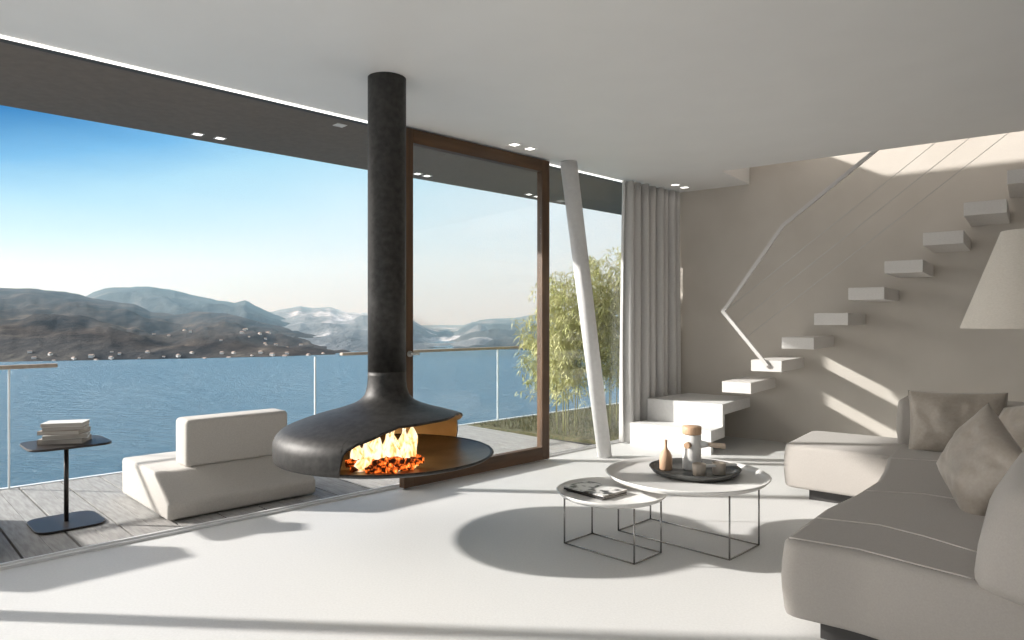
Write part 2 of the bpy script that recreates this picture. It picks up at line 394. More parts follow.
ords = ['lowest floating stair tread, just above the wide white steps', 'second lowest floating stair tread, carrying the foot of the handrail',
        'third floating stair tread from the bottom, above the handrail foot', 'fourth floating stair tread from the bottom', 'fifth floating stair tread, middle one of the nine',
        'sixth floating stair tread from the bottom', 'seventh floating stair tread from the bottom, level with the top of the lampshade', 'second highest visible floating stair tread, just above the lampshade',
        'highest visible floating stair tread, cut by the right picture edge']
for k in range(9):
    q = B(); z = .658 + RISE * k
    box(q, -RUN, 0, 0, WN - FN, z - SL, z, bev=.003)
    o = obj('stair_tread', q, m_tread, loc=EN(T0 + RUN * k, FN), rz=AE); tag(o, ords[k], 'stair tread', 'cantilevered stair treads')
# handrail in the plane of the tread fronts
def on_n(px, py, n):
    a = (px - 512) / 686; Y = n / (a * N.x + N.y); return Vector((a * Y, Y, 1.25 - (py - 320) / 686 * Y))
RN = FN - .016
t = thing('stair_railing', 'angled white flat bar handrail with thin cables rising over the floating stairs', 'handrail', EN(T0, RN), AE)
def loc_en(p): d = p - EN(T0, RN); return Vector((d.dot(E), d.dot(N), d.z))
pr = [loc_en(on_n(*p, RN)) for p in ((767.5, 366.0), (723.3, 311.7), (783, 225.5), (875.5, 150.5))]
d = (pr[3] - pr[2]).normalized(); pr.append(pr[3] + d * 1.1)
b = B()
def flatbar(bm, pts, w, th):
    k = len(pts); L_ = []
    for i, p in enumerate(pts):
        d0 = (pts[i] - pts[i - 1]).normalized() if i else (pts[1] - pts[0]).normalized()
        d1 = (pts[i + 1] - pts[i]).normalized() if i < k - 1 else d0
        n0 = Vector((d0.z, 0, -d0.x)); n1 = Vector((d1.z, 0, -d1.x)); nn = (n0 + n1).normalized(); s_ = w / 2 / max(.3, nn.dot(n0))
        L_.append([bm.verts.new(p + nn * s_ * a + Vector((0, th / 2 * c, 0))) for a, c in ((1, -1), (1, 1), (-1, 1), (-1, -1))])
    for a, c in zip(L_, L_[1:]):
        for j in range(4): bm.faces.new([a[j], a[(j + 1) % 4], c[(j + 1) % 4], c[j]])
    bm.faces.new(L_[0]); bm.faces.new(L_[-1][::-1])
    bmesh.ops.recalc_face_normals(bm, faces=bm.faces[:])
flatbar(b, pr, .032, .022); obj('handrail_bar', b, m_rail, t)
b = B(); tube(b, [pr[0] + Vector((0, .004, 0)), pr[0] + Vector((0, .016, 0))], .022, 16); obj('foot_plate', b, m_rail, t)
for a, c in (((727.5, 309), (935, 143)), ((733.5, 326), (969.6, 138)), ((745, 338.5), (1007.7, 133.5))):
    p, q_ = loc_en(on_n(*a, RN)), loc_en(on_n(*c, RN)); d = (q_ - p); b = B(); tube(b, [p, p + d * 1.25], .0022, 6); obj('cable', b, m_metalgrey, t)

# ------------------------------------------------------------ spotlights
def spot(loc, rz, label, group, mlens, s=.045, round_=False):
    t = thing('spotlight', label, 'spotlight', loc, rz, group); b = B()
    if round_: lathe(b, [(s * 1.05, .001), (s * 1.05, -.004), (s * .8, -.005), (s * .8, .001)], seg=28)
    else:
        for d in ((-s, s, -s, -s * .8), (-s, s, s * .8, s), (-s, -s * .8, -s * .8, s * .8), (s * .8, s, -s * .8, s * .8)): box(b, *d, -.005, .001)
    obj('trim_ring', b, m_white, t); b = B()
    if round_: lathe(b, [(0, -.002), (s * .8, -.002), (s * .8, .001)], seg=28)
    else: box(b, -s * .8, s * .8, -s * .8, s * .8, -.002, .001)
    obj('lens', b, mlens, t)
def ceil_pt(px, py): Y = (H - 1.25) * 686 / (320 - py); return Vector(((px - 512) / 686 * Y, Y, H))
for px, py, lb in ((514.5, 144.3, 'left square ceiling spotlight above the wooden door'), (530, 148.4, 'right square ceiling spotlight above the wooden door')):
    spot(ceil_pt(px, py), AU, lb, 'square spotlights in the ceiling', m_spot)
for px, py, lb in ((675.3, 184.6, 'left ceiling spotlight above the curtain corner'), (684.5, 187.2, 'right ceiling spotlight above the curtain corner')):
    spot(ceil_pt(px, py), AU, lb, 'round spotlights by the curtain', m_spot, .055, True)
for px, py, lb, mm in ((197.7, 134, 'left one of the pair of soffit spotlights above open lake view', m_spot), (220, 138, 'right one of the pair of soffit spotlights above open lake view', m_spot),
                   (340, 125, 'unlit soffit spotlight just left of the black flue', m_spotoff), (417.5, 173.6, 'soffit spotlight at left edge of the door glass', m_spot), (427, 175.7, 'soffit spotlight seen through the left of the door glass', m_spot),
                   (529, 194.2, 'left soffit spotlight seen at the right end of the door glass', m_spot), (537, 196.3, 'soffit spotlight half hidden behind the right door jamb', m_spot),
                   (561, 201, 'soffit spotlight left of the slanted white column', m_spotoff)):
    spot(ceil_pt(px, py), AU, lb, 'spotlights in the dark outdoor soffit', mm, .038)

# ------------------------------------------------------------ hanging fireplace
FC = Vector((-.7107 * 1.041, 4.06, 0)); FK = 1.041
ZM = lambda z: 1.25 + (z - 1.25) * FK
t = thing('hanging_fireplace', 'black steel fireplace hanging from the ceiling with open front and round hearth', 'fireplace', FC)
b = B(); lathe(b, [(.0, 3.0 - .4), (.108, 3.0 - .4), (.108, 2.6)], seg=48); b.free()
b = B(); lathe(b, [(.112, H - .001), (.112, 2.3), (.112, 1.9), (.112, 1.5), (.112, .93), (.104, .93), (.104, H - .001)], seg=64); obj('flue', b, m_iron, t)
prof = [(.108, .96), (.109, .90), (.114, .862), (.127, .825), (.155, .797), (.20, .777), (.29, .748), (.36, .731), (.43, .711), (.50, .688), (.56, .666), (.60, .647), (.628, .620), (.643, .585), (.645, .53), (.638, .490)]
prof = [(r_ * (1.036 if r_ < .2 else .998), ZM(z_)) for r_, z_ in prof]
cum = [0]
for p, q in zip(prof, prof[1:]): cum.append(cum[-1] + math.hypot(q[0] - p[0], q[1] - p[1]))
def pat(s_):
    for i in range(len(cum) - 1):
        if s_ <= cum[i + 1] + 1e-9:
            f_ = (s_ - cum[i]) / (cum[i + 1] - cum[i]); return (prof[i][0] + (prof[i + 1][0] - prof[i][0]) * f_, prof[i][1] + (prof[i + 1][1] - prof[i][1]) * f_)
    return prof[-1]
fk = [(-101.5, cum[-1]), (-101, cum[14]), (-100.2, cum[13]), (-98, cum[12]), (-94, cum[11]), (-88, cum[10]), (-81, cum[9]), (-72, cum[8] + .015), (-45, cum[8] - .012), (0, cum[7] + .052), (26, cum[8] + .03), (38, cum[9] + .04), (46, cum[11]), (50, cum[12] - .01), (53, cum[12] + .0), (54.5, cum[-1])]
def smax(deg):
    if deg <= fk[0][0] or deg >= fk[-1][0]: return cum[-1]
    for (a, va), (c, vc) in zip(fk, fk[1:]):
        if a <= deg <= c: return va + (vc - va) * (deg - a) / (c - a)
angs = sorted(set([round(-180 + i * 3.0, 3) for i in range(120)] + [k_[0] for k_ in fk] + [-101.2, -99.2, -96, 52, 53.8]))
b = B(); ns = 44; G = []
for a in angs:
    sm_ = smax(a); row = []
    for j in range(ns + 1):
        r_, z_ = pat(sm_ * (j / ns) ** .9); row.append(b.verts.new((r_ * math.cos(R(a)), r_ * math.sin(R(a)), z_)))
    G.append(row)
for i in range(len(angs)):
    for j in range(ns):
        f_ = b.faces.new([G[i][j], G[i][j + 1], G[(i + 1) % len(angs)][j + 1], G[(i + 1) % len(angs)][j]]); f_.smooth = True
bmesh.ops.recalc_face_normals(b, faces=b.faces[:])
if sum(f_.normal.z for f_ in b.faces) < 0: bmesh.ops.reverse_faces(b, faces=b.faces[:])
o = obj('hood', b, [m_iron, m_firelit, m_iron], t); sm = o.modifiers.new('thick', 'SOLIDIFY'); sm.thickness = .012; sm.offset = -1; sm.material_offset = 1; sm.material_offset_rim = 2
b = B()
lathe(b, [(0, .405), (.2, .408), (.4, .440), (.5, .458), (.57, .472), (.612, .483), (.632, .497), (.626, .504), (.612, .5)], seg=96, zm=ZM)
lathe(b, [(.612, .5), (.58, .491), (.50, .478), (.38, .467), (.2, .459), (0, .457)], seg=96, mi=1, zm=ZM)
o = obj('hearth_bowl', b, [m_iron, m_bowl], t)
# charred logs and embers
mm = bpy.data.materials.new('glowing_wood'); mm.use_nodes = True; q = mm.node_tree; pb = q.nodes['Principled BSDF']; pb.inputs['Roughness'].default_value = .9
tcx = q.nodes.new('ShaderNodeTexCoord'); nz_ = q.nodes.new('ShaderNodeTexNoise'); nz_.inputs['Scale'].default_value = 38; nz_.inputs['Detail'].default_value = 5
q.links.new(tcx.outputs['Object'], nz_.inputs['Vector'])
r1 = q.nodes.new('ShaderNodeValToRGB'); r1.color_ramp.elements[0].position = .47; r1.color_ramp.elements[0].color = (0, 0, 0, 1); r1.color_ramp.elements[1].position = .62; r1.color_ramp.elements[1].color = (1, .16, .02, 1)
w_ = r1.color_ramp.elements.new(.75); w_.color = (1, .55, .12, 1)
q.links.new(nz_.outputs['Fac'], r1.inputs[0]); q.links.new(r1.outputs[0], pb.inputs['Emission Color']); pb.inputs['Emission Strength'].default_value = 1.5
pb.inputs['Base Color'].default_value = (.09, .028, .012, 1)
rl = random.Random(21)
fire_c = FC + Vector((.055, -.33, 0))
logs = []
for i in range(44):
    a = rl.uniform(0, 2 * PI); rr = math.sqrt(rl.random()); p = fire_c + Vector((.195 * rr * math.cos(a), .11 * rr * math.sin(a), 0))
    lay = i % 3; L_ = rl.uniform(.05, .10); ang = rl.uniform(-.9, .9); tilt = rl.uniform(-.35, .35); rad = rl.uniform(.015, .026)
    z = .434 + rad + lay * .030 * (1 - rr * .5)
    b = B(); pts = []; n_ = 5
    for k in range(n_ + 1): pts.append(Vector(((k / n_ - .5) * L_, rl.uniform(-.003, .003), rl.uniform(-.003, .003))))
    tube(b, pts, [rad * rl.uniform(.75, 1.1) for _ in pts], 8)
    for v in b.verts: v.co += Vector((0, 1, 1)) * .005 * mnoise.noise(v.co * 60 + Vector((i, 0, 0)))
    o = obj('burning_log', b, mm, loc=(p.x, p.y, z)); o.rotation_euler = (rl.uniform(0, 3), tilt, ang)
    tag(o, 'small chunk of charred glowing wood burning in the hanging hearth', 'firewood', 'burning wood in the hearth')
fm = bpy.data.materials.new('flame'); fm.use_nodes = True; q = fm.node_tree; q.nodes.clear()
out = q.nodes.new('ShaderNodeOutputMaterial'); mx = q.nodes.new('ShaderNodeMixShader'); em = q.nodes.new('ShaderNodeEmission'); trn = q.nodes.new('ShaderNodeBsdfTransparent')
lw = q.nodes.new('ShaderNodeLayerWeight'); lw.inputs[0].default_value = .35
tcx = q.nodes.new('ShaderNodeTexCoord'); nz_ = q.nodes.new('ShaderNodeTexNoise'); nz_.inputs['Scale'].default_value = 30; nz_.inputs['Detail'].default_value = 4; nz_.inputs['Distortion'].default_value = .8
mpx = q.nodes.new('ShaderNodeMapping'); mpx.inputs['Scale'].default_value = (1, 1, .45); q.links.new(tcx.outputs['Object'], mpx.inputs[0]); q.links.new(mpx.outputs[0], nz_.inputs['Vector'])
r1 = q.nodes.new('ShaderNodeValToRGB'); r1.color_ramp.elements[0].position = .30; r1.color_ramp.elements[0].color = (1, .22, .03, 1); r1.color_ramp.elements[1].position = .56; r1.color_ramp.elements[1].color = (1, .88, .62, 1)
w_ = r1.color_ramp.elements.new(.43); w_.color = (1, .6, .2, 1)
q.links.new(nz_.outputs['Fac'], r1.inputs[0]); q.links.new(r1.outputs[0], em.inputs[0]); em.inputs[1].default_value = 1.5
pw = q.nodes.new('ShaderNodeMath'); pw.operation = 'POWER'; pw.inputs[1].default_value = 2.2; q.links.new(lw.outputs['Facing'], pw.inputs[0])
q.links.new(pw.outputs[0], mx.inputs[0]); q.links.new(em.outputs[0], mx.inputs[1]); q.links.new(trn.outputs[0], mx.inputs[2]); q.links.new(mx.outputs[0], out.inputs[0])
b = B(); rl = random.Random(4)
for i in range(36):
    q_ = (i + .5) / 36; x = -.15 + .28 * q_ + rl.uniform(-.012, .012); y = rl.uniform(-.05, .07)
    hgt = (.19 + .06 * q_) * rl.uniform(.65, 1.0); r0 = rl.uniform(.022, .036); k = 9; pts = []; rad = []
    for j in range(k):
        s_ = j / (k - 1); pts.append(Vector((x + .018 * math.sin(s_ * 5 + i * 2.1) * s_, y + .012 * math.cos(s_ * 4 + i) * s_, .44 + hgt * s_)))
        rad.append(max(.0012, r0 * (math.sin(PI * min(1, s_ * .75 + .25)) ** 1.2) * (1 - .25 * math.sin(s_ * 9 + i))))
    tube(b, pts, rad, 10)
o = obj('flames', b, fm, loc=(fire_c.x, fire_c.y, 0)); tag(o, 'bright yellow-white flames rising from the burning wood', 'fire', kind='stuff')
fl = bpy.data.lights.new('fire_light', 'POINT'); fl.energy = 4; fl.color = (1, .68, .36); fl.shadow_soft_size = .05
fo = bpy.data.objects.new('fire_light', fl); COL.objects.link(fo); fo.location = (FC.x + .05, FC.y - .16, .60)

# ------------------------------------------------------------ lounge seats on the deck
LU0, LU1, LM0, LM1 = 1.436, 2.44, 4.513, 5.49
t = thing('lounge_seat', 'low pale fabric lounge block with upright slab backrest on the deck', 'lounge seat', UM((LU0 + LU1) / 2, (LM0 + LM1) / 2, 0), AU)
hw, hd = (LU1 - LU0) / 2, (LM1 - LM0) / 2
b = B(); pr_ = [(-hd, .004), (-hd, .105), (-.26, .27), (hd, .262), (hd, .004)]
q = B(); va = [q.verts.new((-hw, y, z)) for y, z in pr_]; vb = [q.verts.new((hw, y, z)) for y, z in pr_]
q.faces.new(va); q.faces.new(vb[::-1])
for i in range(5): q.faces.new([va[i], va[(i + 1) % 5], vb[(i + 1) % 5], vb[i]])
bmesh.ops.recalc_face_normals(q, faces=q.faces[:]); bmesh.ops.bevel(q, geom=q.edges[:], offset=.022, segments=4, affect='EDGES', profile=.5)
merge(b, q); obj('seat_block', b, m_fab2, t, smooth=True)
b = B(); box(b, 1.63 - 1.938, 2.35 - 1.938, 4.76 - 5.0, 4.98 - 5.0, .262, .585, bev=.03, seg=4); obj('backrest', b, m_fab2, t, smooth=True)
t2 = copy_tree(t); t2.location = UM(.08, 5.0, 0)
tag(t2, 'second pale lounge block at the near end of the deck, left of the side table', 'lounge seat')
for o in t2.children: pass

# side table with books
SC = UM(.99, 4.96, -.004)
t = thing('side_table', 'small dark bronze pedestal table with rounded square top on the deck', 'side table', SC, AU)
b = B(); prism(b, round_poly([(-.185, -.20), (.185, -.20), (.185, .20), (-.185, .20)], .1), .0, .012, bev=.003); obj('base_plate', b, m_bronze, t)
b = B(); tube(b, [(0, 0, .012), (0, 0, .485)], .013, 16); obj('pole', b, m_bronze, t)
b = B(); prism(b, round_poly([(-.22, -.20), (.22, -.20), (.22, .20), (-.22, .20)], .1), .485, .499, bev=.003); obj('table_top', b, m_bronze, t)
def book(name, w, d, h, mc, loc, rz, label, group, cat='book'):
    t = thing(name, label, cat, loc, rz, group)
    b = B(); box(b, -w / 2 + .003, w / 2 - .004, -d / 2 + .004, d / 2 - .004, .0025, h - .0025); obj('pages', b, m_paper, t)
    b = B(); box(b, -w / 2, w / 2, -d / 2, d / 2, 0, .0025); box(b, -w / 2, w / 2, -d / 2, d / 2, h - .0025, h); box(b, -w / 2, -w / 2 + .003, -d / 2, d / 2, .0025, h - .0025); obj('cover', b, mc, t)
    return t
z = .4955; rb = random.Random(2)
bd = [(.245, .175, .030, m_covB, 0, -.004, 'thick grey-brown book at the bottom of the stack on the side table'),
      (.235, .17, .026, m_covA, 12, .008, 'pale book second from the bottom of the stack, edges jutting out'),
      (.235, .165, .024, m_covC, -6, -.006, 'sand coloured book in the middle of the stack'),
      (.225, .155, .022, m_covC, 9, .004, 'thin sand book below the top one of the stack'),
      (.225, .15, .024, m_covA, 2, 0, 'white book lying on top of the stack on the side table')]
bc = SC + U * -.0 + M * .01
for w, d, h, mc, an, dx, lb in bd:
    book('book', w, d, h, mc, (bc.x + dx, bc.y, z), R(14 + an), lb, 'books on the side table'); z += h

# ------------------------------------------------------------ nesting coffee tables
def coffee(label, c, r, zrim, w, d, rz):
    t = thing('coffee_table', label, 'coffee table', c, rz); zb = zrim - .035
    b = B(); lathe(b, [(0, zb), (r - .05, zb), (r - .022, zb + .012), (r, zrim), (r - .005, zrim + .003), (r - .028, zb + .018), (r - .055, zb + .008), (0, zb + .008)], seg=96); obj('tray_top', b, m_tabw, t)
    k = .0042
    b = B()
    for s_ in (-1, 1): tube(b, [(-w / 2, s_ * d / 2, k), (w / 2, s_ * d / 2, k)], k, 6); tube(b, [(s_ * w / 2, -d / 2, k), (s_ * w / 2, d / 2, k)], k, 6)
    obj('base_frame', b, m_chrome, t)
    for sx_ in (-1, 1):
        for sy_ in (-1, 1): b = B(); tube(b, [(sx_ * w / 2, sy_ * d / 2, k), (sx_ * w / 2, sy_ * d / 2, zb)], k * 1.15, 8); obj('leg', b, m_chrome, t)
    return t
coffee('small low round white tray table with wire box base holding magazines', (.546, 3.755, 0), .303, .320, .247, .468, R(45))
coffee('larger taller round white tray table with wire box base holding the coffee tray', (.999, 3.932, 0), .458, .376, .337, .707, R(45))
zt = .320 - .035 + .008
# magazines
mg = bpy.data.materials.new('magazine_cover_photo'); mg.use_nodes = True; q = mg.node_tree; pb = q.nodes['Principled BSDF']; pb.inputs['Roughness'].default_value = .35
tcx = q.nodes.new('ShaderNodeTexCoord'); nz_ = q.nodes.new('ShaderNodeTexNoise'); nz_.inputs['Scale'].default_value = 15; nz_.inputs['Detail'].default_value = 3
q.links.new(tcx.outputs['Object'], nz_.inputs['Vector']); r1 = q.nodes.new('ShaderNodeValToRGB'); r1.color_ramp.elements[0].position = .40; r1.color_ramp.elements[0].color = (.04, .04, .04, 1)
r1.color_ramp.elements[1].position = .50; r1.color_ramp.elements[1].color = (.72, .71, .69, 1); q.links.new(nz_.outputs['Fac'], r1.inputs[0]); q.links.new(r1.outputs[0], pb.inputs['Base Color'])
m_dcov = mat('dark_cover', (.03, .028, .027), .4)
zz = zt + .001
for h, an, mc, lb in ((.009, -3, m_dcov, 'dark magazine at the bottom of the pile on the small table'), (.008, 3, m_dcov, 'dark magazine in the middle of the pile on the small table'), (.008, 0, mg, 'magazine with black and white photo cover on top of the pile')):
    t = thing('magazine', lb, 'magazine', (.462, 3.808, zz), R(42 + an), 'magazines on the small table')
    b = B(); box(b, -.096, .096, -.142, .142, .0008, h - .0008); obj('pages', b, m_paper, t)
    b = B(); box(b, -.098, .098, -.145, .145, 0, .0008); box(b, -.098, .098, -.145, .145, h - .0008, h); box(b, -.0985, -.0975, -.145, .145, 0, h); obj('cover', b, mc, t); zz += h
# serving tray, bottle, pot, cups
zl = .376 - .035 + .008
TC = Vector((1.07, 4.02, zl))
b = B(); lathe(b, [(0, .002), (.215, .002), (.24, .012), (.262, .040), (.258, .042), (.237, .020), (.22, .010), (0, .010)], seg=72)
o = obj('serving_tray', b, m_trayd, loc=TC); tag(o, 'round dark grey serving tray with raised rim on the larger coffee table', 'tray')
zs = zl + .0105
b = B(); lathe(b, [(0, 0), (.032, 0), (.037, .006), (.038, .06), (.036, .085), (.026, .105), (.012, .125), (.0085, .14), (.0085, .175), (.010, .178), (.006, .178), (.006, .14), (0, .13)], seg=40)
o = obj('bottle', b, m_clay, loc=(.915, 4.08, zs)); tag(o, 'small terracotta brown bottle with thin neck at the left of the dark tray', 'bottle')
PC = Vector((1.075, 4.10, zs))
t = thing('coffee_pot', 'tall white cylindrical coffee pot with wooden lid and side handle', 'pot', PC)
b = B(); lathe(b, [(0, 0), (.050, 0), (.054, .004), (.054, .205), (.050, .209), (0, .209)], seg=48); obj('body', b, m_cer, t)
b = B(); lathe(b, [(0, .2095), (.054, .2095), (.056, .214), (.056, .252), (.053, .256), (0, .256)], seg=48); obj('lid', b, m_wood, t)
b = B(); tube(b, [(.045, -.02, .152), (.075, -.028, .152), (.088, -.031, .152)], [.024, .018, .014], 20); obj('handle_socket', b, m_cer, t)
b = B(); tube(b, [(.088, -.031, .152), (.11, -.037, .151), (.175, -.052, .146), (.183, -.053, .146)], [.013, .015, .017, .015], 20); obj('handle', b, mat('pale_wood', (.62, .49, .38), .5, col2=(.70, .57, .46), scale=20, stretch=(1, 6, 6)), t)
b = B(); tube(b, [(-.03, -.04, .152), (-.045, -.062, .152)], [.019, .017], 20); tube(b, [(-.04, -.055, .152), (-.05, -.07, .152)], [.02, .018], 20); obj('knob', b, m_wood, t)
def cup(c, label, ang):
    t = thing('cup', label, 'cup', c, ang, 'cups on the dark tray'); t.scale = (1.15, 1.15, 1.12)
    b = B(); lathe(b, [(0, 0), (.027, 0), (.031, .004), (.034, .060), (.031, .060), (.028, .008), (0, .006)], seg=36); obj('body', b, m_cup, t)
    b = B(); box(b, .029, .092, -.010, .010, .042, .054, bev=.002); obj('handle', b, m_cer, t)
cup((1.072, 3.93, zs), 'beige cup with flat pale side handle, left of two, in front of the pot', R(8))
cup((1.195, 3.96, zs), 'beige cup with flat pale side handle, right one nearest the tray rim', R(10))

# ------------------------------------------------------------ sectional sofa
O_ = (-.5, 4.0)
t = thing('sectional_sofa', 'large pale grey sectional sofa with deep curved seat and chaise end', 'sofa', EN(*O_), AE)
L2 = lambda pts: [(p[0] - O_[0], p[1] - O_[1]) for p in pts]
main = [(-.80, 2.79), (-.53, 2.80), (-.30, 2.745), (.20, 2.62), (.20, 5.76), (-.755, 5.76), (-.745, 4.9), (-.70, 4.5), (-.68, 4.15), (-.715, 3.75), (-.77, 3.4)]
def smooth_closed(pts, corner_ix):
    return round_poly(pts, [(.10 if i in corner_ix else .25) for i in range(len(pts))], 8)
b = B(); soft_prism(b, L2(round_poly(main, [.07, .6, .6, .06, .06, .03, .5, .6, .6, .6, .6], 8)), .085, .385, r=.028, bulge=.012); obj('seat', b, m_fab, t)
b = B(); soft_prism(b, L2(round_poly([(-1.405, 4.97), (-.60, 4.93), (-.60, 5.76), (-1.405, 5.76)], [.09, .03, .03, .09], 8)), .085, .382, r=.03, bulge=.01); obj('chaise_seat', b, m_fab, t)
b = B(); soft_prism(b, L2(round_poly([(-.765, 5.45), (.22, 5.45), (.22, 5.78), (-.765, 5.78)], .04, 6)), .36, .70, r=.04, bulge=.01); obj('backrest', b, m_fab, t)
b = B(); soft_prism(b, L2(round_poly([(-.17, 2.70), (-.0, 2.60), (.28, 2.60), (.28, 5.44), (-.06, 5.44), (-.10, 4.2), (-.17, 3.3)], [.14, .1, .05, .05, .05, .5, .5], 8)), .36, .72, r=.07, bulge=.02)
o = obj('backrest', b, m_fab, t)
for v in o.data.vertices:       # the long backrest leans outward
    v.co.x += max(0, (v.co.z - .38)) * .30
for nm, pts in (('plinth', [(-.67, 2.88), (.1, 2.80), (.1, 5.6), (-.60, 5.6)]), ('plinth', [(-1.25, 5.06), (-.62, 5.06), (-.62, 5.66), (-1.25, 5.66)])):
    b = B(); prism(b, L2(pts), 0, .085); obj(nm, b, m_dark, t)
# seams across the seat
def seam(pts, z=.389):
    b = B(); P = []
    for i in range(len(pts) - 1):
        for k in range(6):
            q = k / 6; P.append(Vector((pts[i][0] + (pts[i + 1][0] - pts[i][0]) * q - O_[0], pts[i][1] + (pts[i + 1][1] - pts[i][1]) * q - O_[1], 0)))
    P.append(Vector((pts[-1][0] - O_[0], pts[-1][1] - O_[1], 0)))
    for i, p in enumerate(P): p.z = z - .003
    tube(b, P, .0035, 6); return b
for pts in ([(-.775, 2.835), (-.526, 2.85), (-.307, 2.79), (-.16, 2.755)], [(-.755, 3.19), (-.52, 3.24), (-.352, 3.18), (-.17, 3.08)], [(-.675, 3.85), (-.44, 3.95), (-.26, 3.93), (-.12, 3.86)], [(-.715, 4.85), (-.48, 4.93), (-.25, 4.93), (-.09, 4.88)]):
    obj('seam', seam(pts), m_seam, t)
# cushions
def pillow_mesh(w, h, th, seed):
    b = B(); n_ = 34; top = []; bot = []
    for i in range(n_ + 1):
        ra, rb_ = [], []
        for j in range(n_ + 1):
            x, y = -1 + 2 * i / n_, -1 + 2 * j / n_
            x = math.copysign(abs(x) ** .85, x); y = math.copysign(abs(y) ** .85, y)
            f_ = ((1 - abs(x) ** 2.4) * (1 - abs(y) ** 2.4)); f_ = max(0, f_) ** .55
            px = x * w / 2 * (1 - .05 * (1 - y * y)); py = y * h / 2 * (1 - .05 * (1 - x * x))
            c_ = Vector((px * 5, py * 5, seed)); wr = mnoise.noise(c_ * 1.3) * .016 + mnoise.noise(Vector((px * 4 + py * 9, py * 3 - px * 6, seed * 2))) * .013 + .008 * mnoise.noise(c_ * 4)
            edge = 1 if 0 < i < n_ and 0 < j < n_ else 0
            ra.append(b.verts.new((px, py, f_ * th / 2 + wr * edge * min(1, f_ * 1.5))))
            rb_.append(ra[-1] if not edge else b.verts.new((px, py, -f_ * th / 2)))
        top.append(ra); bot.append(rb_)
    for i in range(n_):
        for j in range(n_):
            q = b.faces.new([top[i][j], top[i + 1][j], top[i + 1][j + 1], top[i][j + 1]]); q.smooth = True
            q = b.faces.new([bot[i][j], bot[i][j + 1], bot[i + 1][j + 1], bot[i + 1][j]]); q.smooth = True
    return b
def cushion(w, h, th, c, normal, upv, roll, seed, label):
    o = obj('cushion', pillow_mesh(w, h, th, seed), m_sat)
    z = Vector(normal).normalized(); y = (Vector(upv) - z * Vector(upv).dot(z)).normalized(); x = y.cross(z)
    mt = Matrix((x, y, z)).transposed().to_4x4() @ Matrix.Rotation(roll, 4, 'Z'); mt.translation = Vector(c); o.matrix_world = mt
    tag(o, label, 'cushion', 'satin cushions on the sofa'); return o
cushion(.56, .42, .17, EN(-.405, 5.335, .575), -N + Vector((0, 0, .25)), (0, 0, 1), R(2), 1.7, 'taupe satin cushion standing against the far backrest of the sofa')
cushion(.46, .41, .19, EN(-.20, 3.82, .585), -E * .75 - N * .55 + Vector((0, 0, .35)), (0, 0, 1), R(-30), 4.2, 'taupe satin cushion tilted on its corner, nearest to the camera')
cushion(.46, .44, .16, EN(-.09, 4.66, .585), -E * .8 - N * .35 + Vector((0, 0, .35)), (0, 0, 1), R(12), 7.7, 'taupe satin cushion half hidden behind the tilted one at the picture edge')

# ------------------------------------------------------------ lamp shade
Yl = 3.2; LC = Vector(((1027 - 512) / 686 * Yl, Yl, 0))
t = thing('pendant_lamp', 'big conical beige linen lampshade hanging over the right side of the sofa', 'lamp', LC + Vector((0, 0, 1.21)))
b = B(); lathe(b, [(.262, .0), (.2625, .004), (.101, .455), (.099, .457), (.097, .455), (.259, .004), (.262, .0)], seg=72); obj('lamp_shade', b, m_shade, t)
b = B(); tube(b, [(0, 0, .42), (0, 0, H - 1.21)], .003, 8); obj('cord', b, m_dark, t)
b = B(); lathe(b, [(0, .30), (.03, .31), (.038, .34), (.03, .37), (.018, .40), (.018, .43), (0, .43)], seg=24); obj('bulb', b, m_cer, t)
b = B(); tube(b, [(-.101, 0, .44), (.101, 0, .44)], .003, 6); tube(b, [(0, -.101, .44), (0, .101, .44)], .003, 6); obj('shade_spider', b, m_dark, t)
b = B(); lathe(b, [(0, H - 1.211), (.010, H - 1.211), (.010, H - 1.24), (0, H - 1.245)], seg=24); obj('ceiling_rose', b, m_white, t)

